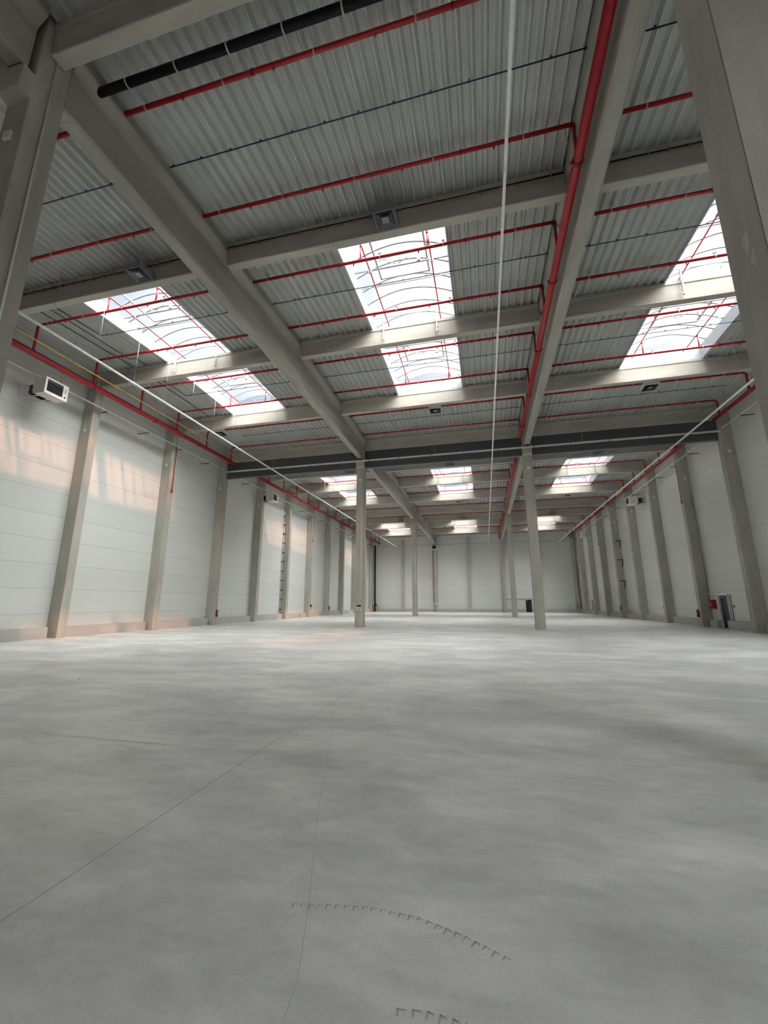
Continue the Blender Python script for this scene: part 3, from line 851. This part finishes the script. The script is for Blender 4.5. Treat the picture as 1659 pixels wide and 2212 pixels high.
# ------------------------------------------------------------------ unit air heaters
def heater(loc, rot, label, reach, wall_side=True):
    """front face looks along local +x; body 0.75 deep, 1.05 wide, 0.78 high; origin at body centre"""
    t = empty('air_heater', loc, label, 'heater', 'wall mounted air heaters'); t.rotation_euler = (0, 0, rot)
    D, Wd, H = 0.36, 0.53, 0.39
    bm = bmesh.new()
    prof = [(-D, -H+0.12), (-D+0.10, -H), (D, -H), (D, H), (-D+0.10, H), (-D, H-0.12)]
    A = [bm.verts.new((u, -Wd, z)) for u, z in prof]; B = [bm.verts.new((u, Wd, z)) for u, z in prof]
    for i in range(6): bm.faces.new((A[i], A[(i+1) % 6], B[(i+1) % 6], B[i]))
    bm.faces.new(A[::-1]); bm.faces.new(B); bmesh.ops.recalc_face_normals(bm, faces=bm.faces)
    body = obj('body', bm, 'white' if loc[0] > 0 or loc[1] > 70 else 'lgrey', t, bevel=0.012)  # one heater paint: left bodies greyed for shade, others whitened, light in the colour
    bm = bmesh.new()
    for a in ((D, D+0.03, -Wd-0.01, -Wd+0.08, -H-0.01, H+0.01), (D, D+0.03, Wd-0.24, Wd+0.01, -H-0.01, H+0.01), (D, D+0.03, -Wd+0.08, Wd-0.24, H-0.07, H+0.01), (D, D+0.03, -Wd+0.08, Wd-0.24, -H-0.01, -H+0.12)): box(bm, *a)
    fr = obj('front_frame', bm, 'white', t)
    obj('control_plate', mbox(D+0.03, D+0.034, Wd-0.16, Wd-0.08, -0.27, -0.19), 'dark', fr)
    obj('rating_strip', mbox(D+0.03, D+0.034, Wd-0.15, Wd-0.10, -0.02, 0.22), 'grey', fr)
    obj('outlet', mbox(D+0.001, D+0.006, -Wd+0.08, Wd-0.24, -H+0.12, H-0.07), 'dark', t)
    for i in range(5):
        z = -H+0.17+0.095*i
        bm = bmesh.new(); box(bm, D+0.006, D+0.05, -Wd+0.09, Wd-0.25, z, z+0.008); obj('louvre', bm, 'dark', t)
    bm = bmesh.new()
    tube(bm, [(0.05, Wd+0.02, -0.18), (0.05, Wd, -0.18)], 0.085, 14)
    obj('flue_collar', bm, 'grey', t)
    obj('flue_cap', mtube([(0.05, Wd+0.04, -0.18), (0.05, Wd+0.02, -0.18)], 0.05, 12), 'white', t)
    bm = bmesh.new()
    for s in (-1, 1):
        for z in (-H+0.06, H-0.16): box(bm, -D-reach, -D+0.05, s*(Wd-0.30)-0.018, s*(Wd-0.30)+0.018, z, z+0.035)
    box(bm, -D-reach, -D-reach+0.02, -Wd+0.1, Wd-0.1, -H, H-0.05)
    obj('wall_arm', bm, 'lgrey', t)
    bm = bmesh.new()
    rr_ = min(reach, 0.42)
    for s in (-1, 1): box(bm, -D-rr_, -D, s*(Wd-0.16)-0.02, s*(Wd-0.16)+0.02, -H+0.10, H-0.22)
    box(bm, -D-rr_, -D-rr_+0.03, -Wd+0.14, Wd-0.14, -H+0.10, H-0.22)
    obj('fan_guard', bm, 'dark', t)
    bm = bmesh.new()
    for xx, yy_ in ((-0.2, -Wd+0.1), (0.2, Wd-0.15)):
        tube(bm, [(xx, yy_, H), (xx, yy_, H+0.06)], 0.03, 8)
    obj('stub', bm, 'zinc', t)
    return t
heater((-19.75, 13.63, 11.62), 0, 'white air heater on the left wall nearest the camera', 0.97)
heater((-19.75, 35.05, 11.62), 0, 'white air heater on the left wall beyond the smoke curtain', 0.97)
heater((14.50, 43.75, 11.42), math.pi, 'white air heater on the right wall, the nearer of two', 0.66)
heater((14.50, 65.6, 11.50), math.pi, 'white air heater on the right wall, the farther one', 0.66)
heater((-8.62, 75.25, 11.55), -math.pi/2, 'white air heater on the far end wall above the red pipe', 0.05)
for y, x, s, z, side in ((44.15, 15.2, 1, 12.0, 'right'), (65.9, 15.2, 1, 12.0, 'right')):
    o = obj('gas_drop', mtube([(13.92, y, 12.9), (14.7, y, 12.88), (14.75, y, 11.86)], 0.02, 6), 'yellow'); tag(o, 'thin yellow gas drop above the %s heater on the right wall' % ('nearer' if y < 50 else 'farther'), 'gas pipe', 'yellow gas drops')

# ------------------------------------------------------------------ square ceiling fans
def fan(x, y, z, label, side=0.66, hgt=0.24, mat='fan'):
    t = empty('ceiling_fan_unit', (x, y, z), label, 'fan unit', 'square ceiling fan units')
    h = side/2; bm = bmesh.new()
    box(bm, -h, h, -h, -h+0.02, 0, hgt); box(bm, -h, h, h-0.02, h, 0, hgt); box(bm, -h, -h+0.02, -h+0.02, h-0.02, 0, hgt); box(bm, h-0.02, h, -h+0.02, h-0.02, 0, hgt)
    box(bm, -h, h, -h, h, hgt, hgt+0.02)
    obj('housing', bm, mat, t)
    obj('backing', mbox(-h+0.03, h-0.03, -h+0.03, h-0.03, 0.12, 0.13), 'dark', t)
    for i, q in enumerate((0.88, 0.66, 0.46)):
        a = h*q; wd = 0.045; bm = bmesh.new()
        for sx, sy in ((1, 0), (-1, 0), (0, 1), (0, -1)):
            # slanted slat: outer edge low, inner edge high
            if sx: vs = [(sx*a, -a, 0.0), (sx*a, a, 0.0), (sx*(a-wd), a-wd, 0.06), (sx*(a-wd), -a+wd, 0.06)]
            else: vs = [(-a, sy*a, 0.0), (a, sy*a, 0.0), (a-wd, sy*(a-wd), 0.06), (-a+wd, sy*(a-wd), 0.06)]
            lo = [bm.verts.new(v) for v in vs]; hi = [bm.verts.new((v[0], v[1], v[2]+0.006)) for v in vs]
            bm.faces.new(lo); bm.faces.new(hi[::-1])
            for j in range(4): bm.faces.new((lo[j], lo[(j+1) % 4], hi[(j+1) % 4], hi[j]))
        bmesh.ops.recalc_face_normals(bm, faces=bm.faces)
        obj('slat_ring', bm, 'fan' if mat == 'fan' else 'dark', t)
    obj('centre_plate', mbox(-h*0.32, h*0.32, -h*0.32, h*0.32, 0.0, 0.02), 'fan', t)
    bm = bmesh.new()
    for sx in (-1, 1):
        for sy in (-1, 1): tube(bm, [(sx*(h-0.06), sy*(h-0.06), hgt), (sx*(h-0.06), sy*(h-0.06), deckz(y)-z)], 0.010, 5)
    obj('hanger', bm, 'zinc', t)
for k in range(3):
    for a, x in enumerate((-11.6, -2.42, 9.4)):
        if k == 0 and a == 2: continue
        fan(x, 10.18+24*k, 13.28, 'dark square fan before the first beam, %s aisle, %s' % (AISLE[a], NB[k]))
    for a, x in enumerate((-17.5, -2.42, 9.42)):
        fan(x, 23.45+24*k, 13.24, 'pale edged square fan past the rooflight, %s aisle, %s' % (AISLE[a], NB[k]), 0.74, 0.22, 'white' if a else 'lgrey')

# ------------------------------------------------------------------ doors
def door(name, ax, c0, c1, top, face, lab):
    """ax 'y': in the right wall at x=face; ax 'x': in the back wall at y=face"""
    t = bpy.data.objects.new(name, None); COL.objects.link(t); tag(t, lab, 'door', kind='structure')
    def B(a0, a1, d0, d1, z0, z1):   # a along wall, d depth (negative = into the hall)
        return mbox(face+d0, face+d1, a0, a1, z0, z1) if ax == 'y' else mbox(a0, a1, face+d0, face+d1, z0, z1)
    leaf = obj('door_leaf', B(c0+0.03, c1-0.03, 0.04, 0.09, 0.01, top-0.05), 'door', t)
    if ax == 'x':
        obj('door_closer', B(c0+0.12, c0+0.42, 0.02, 0.06, top-0.20, top-0.13), 'zinc', leaf)
        obj('door_handle', B(c1-0.16, c1-0.10, 0.0, 0.06, 1.0, 1.06), 'zinc', leaf)
    else:
        obj('door_closer', B(c1-0.42, c1-0.12, 0.02, 0.06, top-0.20, top-0.13), 'zinc', leaf)
        obj('door_handle', B(c0+0.10, c0+0.16, 0.0, 0.06, 1.0, 1.06), 'zinc', leaf)
    for a0, a1 in ((c0-0.05, c0+0.03), (c1-0.03, c1+0.05)): obj('door_jamb', B(a0, a1, -0.09, 0.10, 0, top+0.06), 'lgrey', t)
    obj('door_head', B(c0+0.03, c1-0.03, -0.10 if ax == 'y' else -0.05, 0.14, top-0.05, top+0.06), 'white', t)
    obj('backing_panel', B(c0-0.1, c1+0.1, 0.20, 0.26, 0, top+0.1), 'dark', t)
door('door_1', 'y', D1[0], D1[1], D1[2], WR, 'dark blue exit door in the right wall nearest the camera')
door('door_2', 'y', D2[0], D2[1], D2[2], WR, 'dark exit door at the far end of the right wall')
door('door_3', 'x', D3[0], D3[1], D3[2], WB, 'dark blue exit door in the far end wall')
tag(obj('trim_1', mbox(WR-0.10, WR, 29.95, 34.35, 2.24, 2.32), 'white', bevel=0.006), 'white lintel rail over the near right door', 'lintel', kind='structure')
tag(obj('trim_2', mbox(WR-0.10, WR, 66.7, 70.4, 2.24, 2.34), 'white', bevel=0.006), 'white lintel rail over the far right door', 'lintel', kind='structure')
tag(obj('trim_3', mbox(3.6, 8.05, WB-0.10, WB, 2.18, 2.26), 'rail'), 'grey lintel rail over the far end door', 'lintel', kind='structure')
tag(obj('trim_4', mbox(WL, WL+0.02, WF, WB, 12.39, 12.41), 'lgrey'), 'thin grey joint flashing high on the left wall', 'trim', kind='structure')
bm = bmesh.new(); box(bm, -4.0, 0.4, WB-0.03, WB, 12.22, 12.26); box(bm, -20, -4.0, WB-0.03, WB, 12.22, 12.26); box(bm, 0.4, 15.3, WB-0.03, WB, 12.22, 12.26)
tag(obj('trim_5', bm, 'rail'), 'thin grey joint flashing high on the far end wall', 'trim', kind='structure')

# exit sign plates
t = empty('exit_sign', (7.22, WB-0.05, 2.42), 'small emergency exit sign above the far end door', 'sign')
obj('housing', mbox(-0.17, 0.17, -0.02, 0.05, 0, 0.14), 'dark', t); obj('face', mbox(-0.15, 0.15, -0.024, -0.02, 0.015, 0.125), 'paper', t)
obj('arrow', mbox(-0.06, 0.08, -0.028, -0.024, 0.05, 0.09), 'green', t)

# ------------------------------------------------------------------ fire equipment
def extinguisher(x, y, z, face, lab):
    """cylinder with valve, hose and foot ring, hung on a bracket; face = outward unit vector"""
    t = empty('fire_extinguisher', (x, y, z), lab, 'fire extinguisher', 'red fire extinguishers'); r = 0.085
    bm = bmesh.new(); n = 16; rings = []
    for rr, zz in ((0.05, 0), (r, 0.015), (r, 0.40), (r*0.8, 0.45), (0.035, 0.48), (0.025, 0.50)):
        rings.append([bm.verts.new((rr*math.cos(2*math.pi*i/n), rr*math.sin(2*math.pi*i/n), zz)) for i in range(n)])
    for a, b in zip(rings, rings[1:]):
        for i in range(n): bm.faces.new((a[i], a[(i+1) % n], b[(i+1) % n], b[i])).smooth = True
    bm.faces.new(rings[0][::-1]); bm.faces.new(rings[-1])
    obj('cylinder', bm, 'redbox', t)
    bm = bmesh.new(); box(bm, -0.02, 0.02, -0.02, 0.02, 0.50, 0.54); box(bm, -0.015, 0.015, -0.09, 0.03, 0.54, 0.56)
    obj('valve', bm, 'dark', t)
    obj('hose', mtube([(0, -0.03, 0.52), (face[0]*0.05+0.03, -0.10, 0.50), (0.03, -0.11, 0.35), (0.02, -0.10, 0.18)], 0.012, 6), 'black', t)
    bm = bmesh.new(); tube(bm, [(0, 0, 0.0), (0, 0, 0.03)], r+0.004, 14); obj('foot_ring', bm, 'dark', t)
    obj('label_patch', mbox(min(face[0]*r, face[0]*(r+0.004)) if face[0] else -0.05, max(face[0]*r, face[0]*(r+0.004)) if face[0] else 0.05,
        -0.05 if face[0] else min(face[1]*r, face[1]*(r+0.004)), 0.05 if face[0] else max(face[1]*r, face[1]*(r+0.004)), 0.2, 0.3), 'paper', t)
    bx = (-face[0]*(r+0.04)) if face[0] else 0; by = (-face[1]*(r+0.04)) if face[1] else 0
    obj('bracket', mbox(min(0, bx)-0.01, max(0, bx)+0.01, min(0, by)-0.01, max(0, by)+0.01, 0.44, 0.46), 'dark', t)
extinguisher(-20.30, 28.72, 0.62, (1, 0), 'red fire extinguisher on the left wall column below the end of the smoke curtain')
extinguisher(-20.30, 52.72, 0.72, (1, 0), 'red fire extinguisher on a left wall column far down the hall')
extinguisher(-20.30, 74.95, 0.72, (1, 0), 'red fire extinguisher by the left rear corner, left of the black pipe')
extinguisher(14.77, 34.72, 0.66, (-1, 0), 'red fire extinguisher on the right wall column just left of the near door')
extinguisher(14.77, 52.35, 0.78, (-1, 0), 'red fire extinguisher on a right wall column midway down the hall')
extinguisher(14.88, 75.50, 0.85, (0, -1), 'red fire extinguisher in the right rear corner')
for x, y, lab in ((-20.395, 28.66, 'small red and white sign above the extinguisher on the left column'), (14.865, 34.66, 'small red and white sign above the extinguisher near the right door')):
    t = empty('fire_sign', (x, y, 2.0), lab, 'sign')
    s = 1 if x < 0 else -1
    obj('plate', mbox(min(0, s*0.006), max(0, s*0.006), -0.1, 0.1, 0, 0.26), 'sign', t)
    obj('symbol', mbox(min(s*0.006, s*0.009), max(s*0.006, s*0.009), -0.06, 0.06, 0.05, 0.2), 'paper', t)
t = empty('hydrant_cabinet', (WR-0.10, 33.95, 1.25), 'red wall cabinet between the wall column and the near right door', 'cabinet')
obj('body', mbox(-0.09, 0.10, -0.25, 0.25, 0, 0.60), 'redbox', t, bevel=0.01)
obj('cabinet_door', mbox(-0.10, -0.09, -0.23, 0.23, 0.02, 0.58), 'redbox', t); obj('label_patch', mbox(-0.104, -0.10, 0.05, 0.15, 0.2, 0.4), 'paper', t)
t = empty('alarm_button', (WR-0.03, 31.6, 1.43), 'small red alarm button right of the near right door', 'alarm button')
obj('housing', mbox(-0.03, 0.03, -0.07, 0.07, -0.07, 0.07), 'redbox', t, bevel=0.01); obj('button', mtube([(-0.032, 0, 0), (-0.045, 0, 0)], 0.03, 12), 'paper', t)
t = empty('light_switch', (WR-0.02, 33.46, 1.55), 'small white switch plate left of the near right door', 'switch')
obj('plate', mbox(-0.02, 0.02, -0.05, 0.05, -0.06, 0.06), 'white', t); obj('rocker', mbox(-0.026, -0.02, -0.02, 0.02, -0.03, 0.03), 'grey', t)
t = empty('cable_conduit', (WR-0.02, 31.85, 0.55), 'grey vertical conduit on the wall right of the near right door', 'conduit')
obj('conduit', mbox(-0.02, 0.02, -0.03, 0.03, 0, 1.64), 'rail', t)

# vertical red test pipes with bells
for x, y, lab in ((-20.33, 22.70, 'thin red vertical pipe ending in a bell on the left wall before the smoke curtain'), (-20.33, 46.70, 'thin red vertical pipe ending in a bell on the left wall beyond the smoke curtain'),
                  (14.80, 34.55, 'red vertical pipe ending in a bell on the right wall by the near door'), (14.80, 58.6, 'thin red vertical pipe ending in a bell far down the right wall')):
    t = empty('test_pipe', (x, y, 9.1), lab, 'pipe', 'thin red test pipes with bells')
    obj('pipe', mtube([(0, 0, 0), (0, 0, 3.2)], 0.022, 8), 'red', t)
    bm = bmesh.new(); tube(bm, [(0, 0, 0.06), (0, 0, 0.0), (0, 0, -0.05), (0, 0, -0.12)], 0.05, 10); obj('bell', bm, 'red', t)
    for z in (1.0, 2.2): obj('clip', mbox(-0.05, 0.05, -0.03, 0.03, z, z+0.03), 'zinc', t)

# pipes and boxes on the free standing columns
def col_conduit(x, y, z0, z1, lab, r=0.02, mat='galv'):
    o = obj('cable_conduit', mtube([(0, 0, 0), (0, 0, z1-z0)], r, 6), mat, None, (x, y, z0)); tag(o, lab, 'conduit', 'thin vertical conduits on columns')
col_conduit(-8.395, 4.71, 0.0, 13.95, 'thin pale vertical conduit on the big left foreground column')
col_conduit(-8.60, 28.375, 1.56, 11.6, 'thin vertical conduit on the front of the column with the socket box')
col_conduit(-8.395, 28.72, 0.4, 11.9, 'thin vertical conduit on the right side of the column with the socket box')
col_conduit(-8.60, 52.375, 0.3, 11.6, 'thin vertical conduit on the farther column left of centre')
col_conduit(14.85, 28.72, 0.5, 12.0, 'thin vertical conduit on the right wall column at the smoke curtain')
col_conduit(14.85, 40.72, 1.45, 12.0, 'thin vertical conduit above the grey box on the right wall')
t = empty('socket_box', (-8.70, 28.34, 1.12), 'white and black electrical socket box on the column left of centre', 'socket box')
obj('cover', mbox(-0.13, 0.13, -0.05, 0.05, 0.27, 0.42), 'dark', t); obj('cover_strip', mbox(-0.13, 0.13, -0.055, 0.05, 0.42, 0.45), 'paper', t)
obj('housing', mbox(-0.15, 0.15, -0.06, 0.05, 0.0, 0.25), 'white', t, bevel=0.012)
for x in (-0.07, 0.06): obj('socket', mtube([(x, -0.06, 0.16), (x, -0.09, 0.15)], 0.03, 10), 'dark', t)
obj('socket', mtube([(0, -0.06, 0.06), (0, -0.10, 0.05)], 0.04, 10), 'darkred', t)
for i, (x, y) in enumerate(((-8.72, 4.35), (-8.72, 28.36), (3.33, 28.36), (-8.72, 52.36), (3.33, 52.36))):
    z = 10.72
    o = obj('sensor_plate', mbox(-0.09, 0.09, -0.012, 0.04, -0.09, 0.09), 'white', None, (x, y, z))
    tag(o, 'small white square plate high on the %s' % ['big left foreground column', 'column with the socket box', 'column right of centre under the smoke curtain', 'farther column left of centre', 'farther column right of centre'][i], 'plate', 'small white plates on columns')

# grey box on the right wall column, frames of floor-level hatches
t = empty('junction_box', (14.80, 40.55, 1.12), 'grey junction box on a right wall column', 'junction box')
obj('housing', mbox(-0.08, 0.07, -0.12, 0.12, 0, 0.34), 'lgrey', t, bevel=0.01); obj('cover', mbox(-0.09, -0.08, -0.08, 0.08, 0.05, 0.29), 'grey', t)
t = empty('junction_box', (-20.30, 46.7, 1.15), 'small dark switch box with cable on a left wall column', 'junction box')
obj('housing', mbox(-0.10, 0.07, -0.07, 0.07, 0, 0.30), 'dark', t, bevel=0.01); obj('cable', mtube([(0, 0, 0), (0.05, 0, -0.2), (0.0, 0.05, -0.4)], 0.015, 6), 'black', t)
t = empty('junction_box', (-8.62, 75.53, 1.1), 'white and dark box at the foot of the far end heater column', 'junction box')
obj('housing', mbox(-0.14, 0.14, -0.08, 0.08, 0, 0.42), 'white', t, bevel=0.01); obj('cover', mbox(-0.09, 0.09, -0.09, -0.08, 0.03, 0.18), 'dark', t)
t = empty('junction_box', (15.2, 71.15, 1.0), 'small grey box on the right wall near the far door', 'junction box')
obj('housing', mbox(-0.05, 0.34, -0.10, 0.10, 0, 0.3), 'grey', t); obj('cover', mbox(-0.06, -0.05, -0.07, 0.07, 0.04, 0.26), 'lgrey', t)
def hatch(cx, cy, ax, lab):
    t = empty('wall_hatch', (cx, cy, 0.6), lab, 'wall hatch', 'small framed hatches low on the walls')
    bm = bmesh.new()
    for a0, a1, z0, z1 in ((-0.16, -0.14, 0, 0.36), (0.14, 0.16, 0, 0.36), (-0.16, 0.16, 0, 0.02), (-0.16, 0.16, 0.34, 0.36)):
        if ax == 'y': box(bm, -0.01, 0.02, a0, a1, z0, z1)
        else: box(bm, a0, a1, -0.02, 0.01, z0, z1)
    obj('frame', bm, 'rail', t)
    obj('cover', mbox(-0.005, 0.012, -0.14, 0.14, 0.02, 0.34) if ax == 'y' else mbox(-0.14, 0.14, -0.012, 0.005, 0.02, 0.34), 'white', t)
hatch(WL, 31.9, 'y', 'small framed hatch low on the left wall past the smoke curtain')
hatch(-11.19, WB, 'x', 'small framed hatch low on the far end wall, left')
hatch(0.65, WB, 'x', 'small framed hatch low on the far end wall, right of centre')

# pale lightning down pipe with dark clamps beside a left wall column
t = empty('clamped_down_pipe', (-20.98, 40.28, 0), 'pale vertical pipe with evenly spaced dark clamps on the left wall', 'pipe')
obj('pipe', mtube([(0, 0, 0.1), (0, 0, 11.4)], 0.035, 8), 'white', t)
for i in range(11): obj('clamp', mbox(-0.1, 0.14, -0.06, 0.06, 0.92+i*1.0, 1.0+i*1.0), 'dark', t)
# dark L shaped brackets on the right wall
for i, z in enumerate((8.5, 6.3, 3.9)):
    t = empty('angled_steel_bracket', (WR, 52.15, z), 'dark angled steel arm on the right wall, %s of three' % ('top', 'middle', 'bottom')[i], 'bracket', 'dark angled arms on the right wall')
    obj('arm', mbox(-0.55, 0, -0.04, 0.04, 0.10, 0.20), 'dark', t)
    obj('brace', mtube([(-0.06, 0, 0.1), (-0.12, 0, -0.65)], 0.05, 6), 'dark', t)
o = obj('floor_bracket', mbox(-0.35, 0.0, -0.05, 0.3, 0, 0.22), 'grey', None, (WR-0.33, 50.9, 0.53)); tag(o, 'small grey box on top of the right plinth below the angled arms', 'box')
# cable with loops on the first right column past the curtain
pts = [(0, 0, z) for z in (-4.6, -0.6)] + [(-0.16, -0.12, -0.5), (-0.18, -0.16, -0.1), (-0.16, -0.12, 0.2), (0, 0, 0.3), (0, 0, 2.7), (-0.16, -0.12, 2.8), (-0.18, -0.16, 3.1), (-0.16, -0.12, 3.4), (0, 0, 3.5), (0, 0, 4.0)]
o = obj('looped_cable', mtube(pts, 0.014, 6), 'grey', None, (15.45, 34.36, 5.8)); tag(o, 'thin cable with two loops beside the right wall column left of the door', 'cable')

# black down pipe and yellow guards in the left rear corner, red pipe at the far heater
t = empty('drain_downpipe', (-20.1, 75.7, 0), 'black vertical downpipe in the left rear corner', 'pipe')
obj('pipe', mtube([(0, 0, 0.0), (0, 0, 12.4)], 0.13, 12), 'black', t)
for z in (2.5, 5.5, 8.5): obj('clamp', mbox(-0.15, 0.15, -0.02, 0.5, z, z+0.05), 'zinc', t)
obj('valve', mbox(0.12, 0.34, -0.1, 0.1, 1.05, 1.35), 'dark', t)
for x, s in ((-20.5, 'left'), (-19.62, 'right')):
    t = empty('pipe_guard', (x, 75.55, 0), 'low yellow guard at the %s of the black corner downpipe' % s, 'guard', 'yellow guards in the rear corner')
    obj('panel', mbox(-0.15, 0.15, -0.05, 0.05, 0, 0.72), 'guard', t); obj('edge', mbox(-0.17, 0.17, -0.06, -0.05, 0.68, 0.74), 'dark', t)
t = empty('sprinkler_riser', (-9.03, 75.55, 1.6), 'thin red vertical pipe on the far end wall below the heater', 'pipe')
obj('pipe', mtube([(0, 0, 0), (0, 0, 9.5)], 0.05, 8), 'red', t)
for z in (2.0, 5.0, 8.0): obj('clamp', mbox(-0.07, 0.07, -0.02, 0.35, z, z+0.04), 'zinc', t)
# small anchors at the column feet
for x, y, lab in ((-20.62, 16.27, 'small steel anchor at the foot of the nearest visible left wall column'), (-20.62, 22.27, 'small steel anchor at the foot of the next left wall column'), (-20.62, 28.27, 'small steel anchor at the foot of the left wall column with the extinguisher')):
    t = empty('anchor_post', (x, y+0.06, 0), lab, 'anchor', 'small anchors at column feet')
    obj('post', mbox(-0.02, 0.02, -0.02, 0.02, 0, 0.28), 'grey', t); obj('cap', mbox(-0.05, 0.05, -0.035, 0.035, 0.28, 0.31), 'zinc', t)
for x, y, lab in ((-9.03, 7.98, 'tiny white paper scrap lying on the left part of the floor'),):
    bm = bmesh.new()
    v = [bm.verts.new(p) for p in ((-0.05, -0.02, 0.002), (0.05, -0.03, 0.002), (0.07, 0.03, 0.012), (0.0, 0.01, 0.03), (-0.06, 0.03, 0.004))]
    bm.faces.new((v[0], v[1], v[3])); bm.faces.new((v[1], v[2], v[3])); bm.faces.new((v[0], v[3], v[4]))
    r = bmesh.ops.extrude_face_region(bm, geom=bm.faces[:])
    for e in r['geom']:
        if isinstance(e, bmesh.types.BMVert): e.co.z += 0.003
    o = obj('paper_scrap', bm, 'paper', None, (x, y, 0)); tag(o, lab, 'scrap')
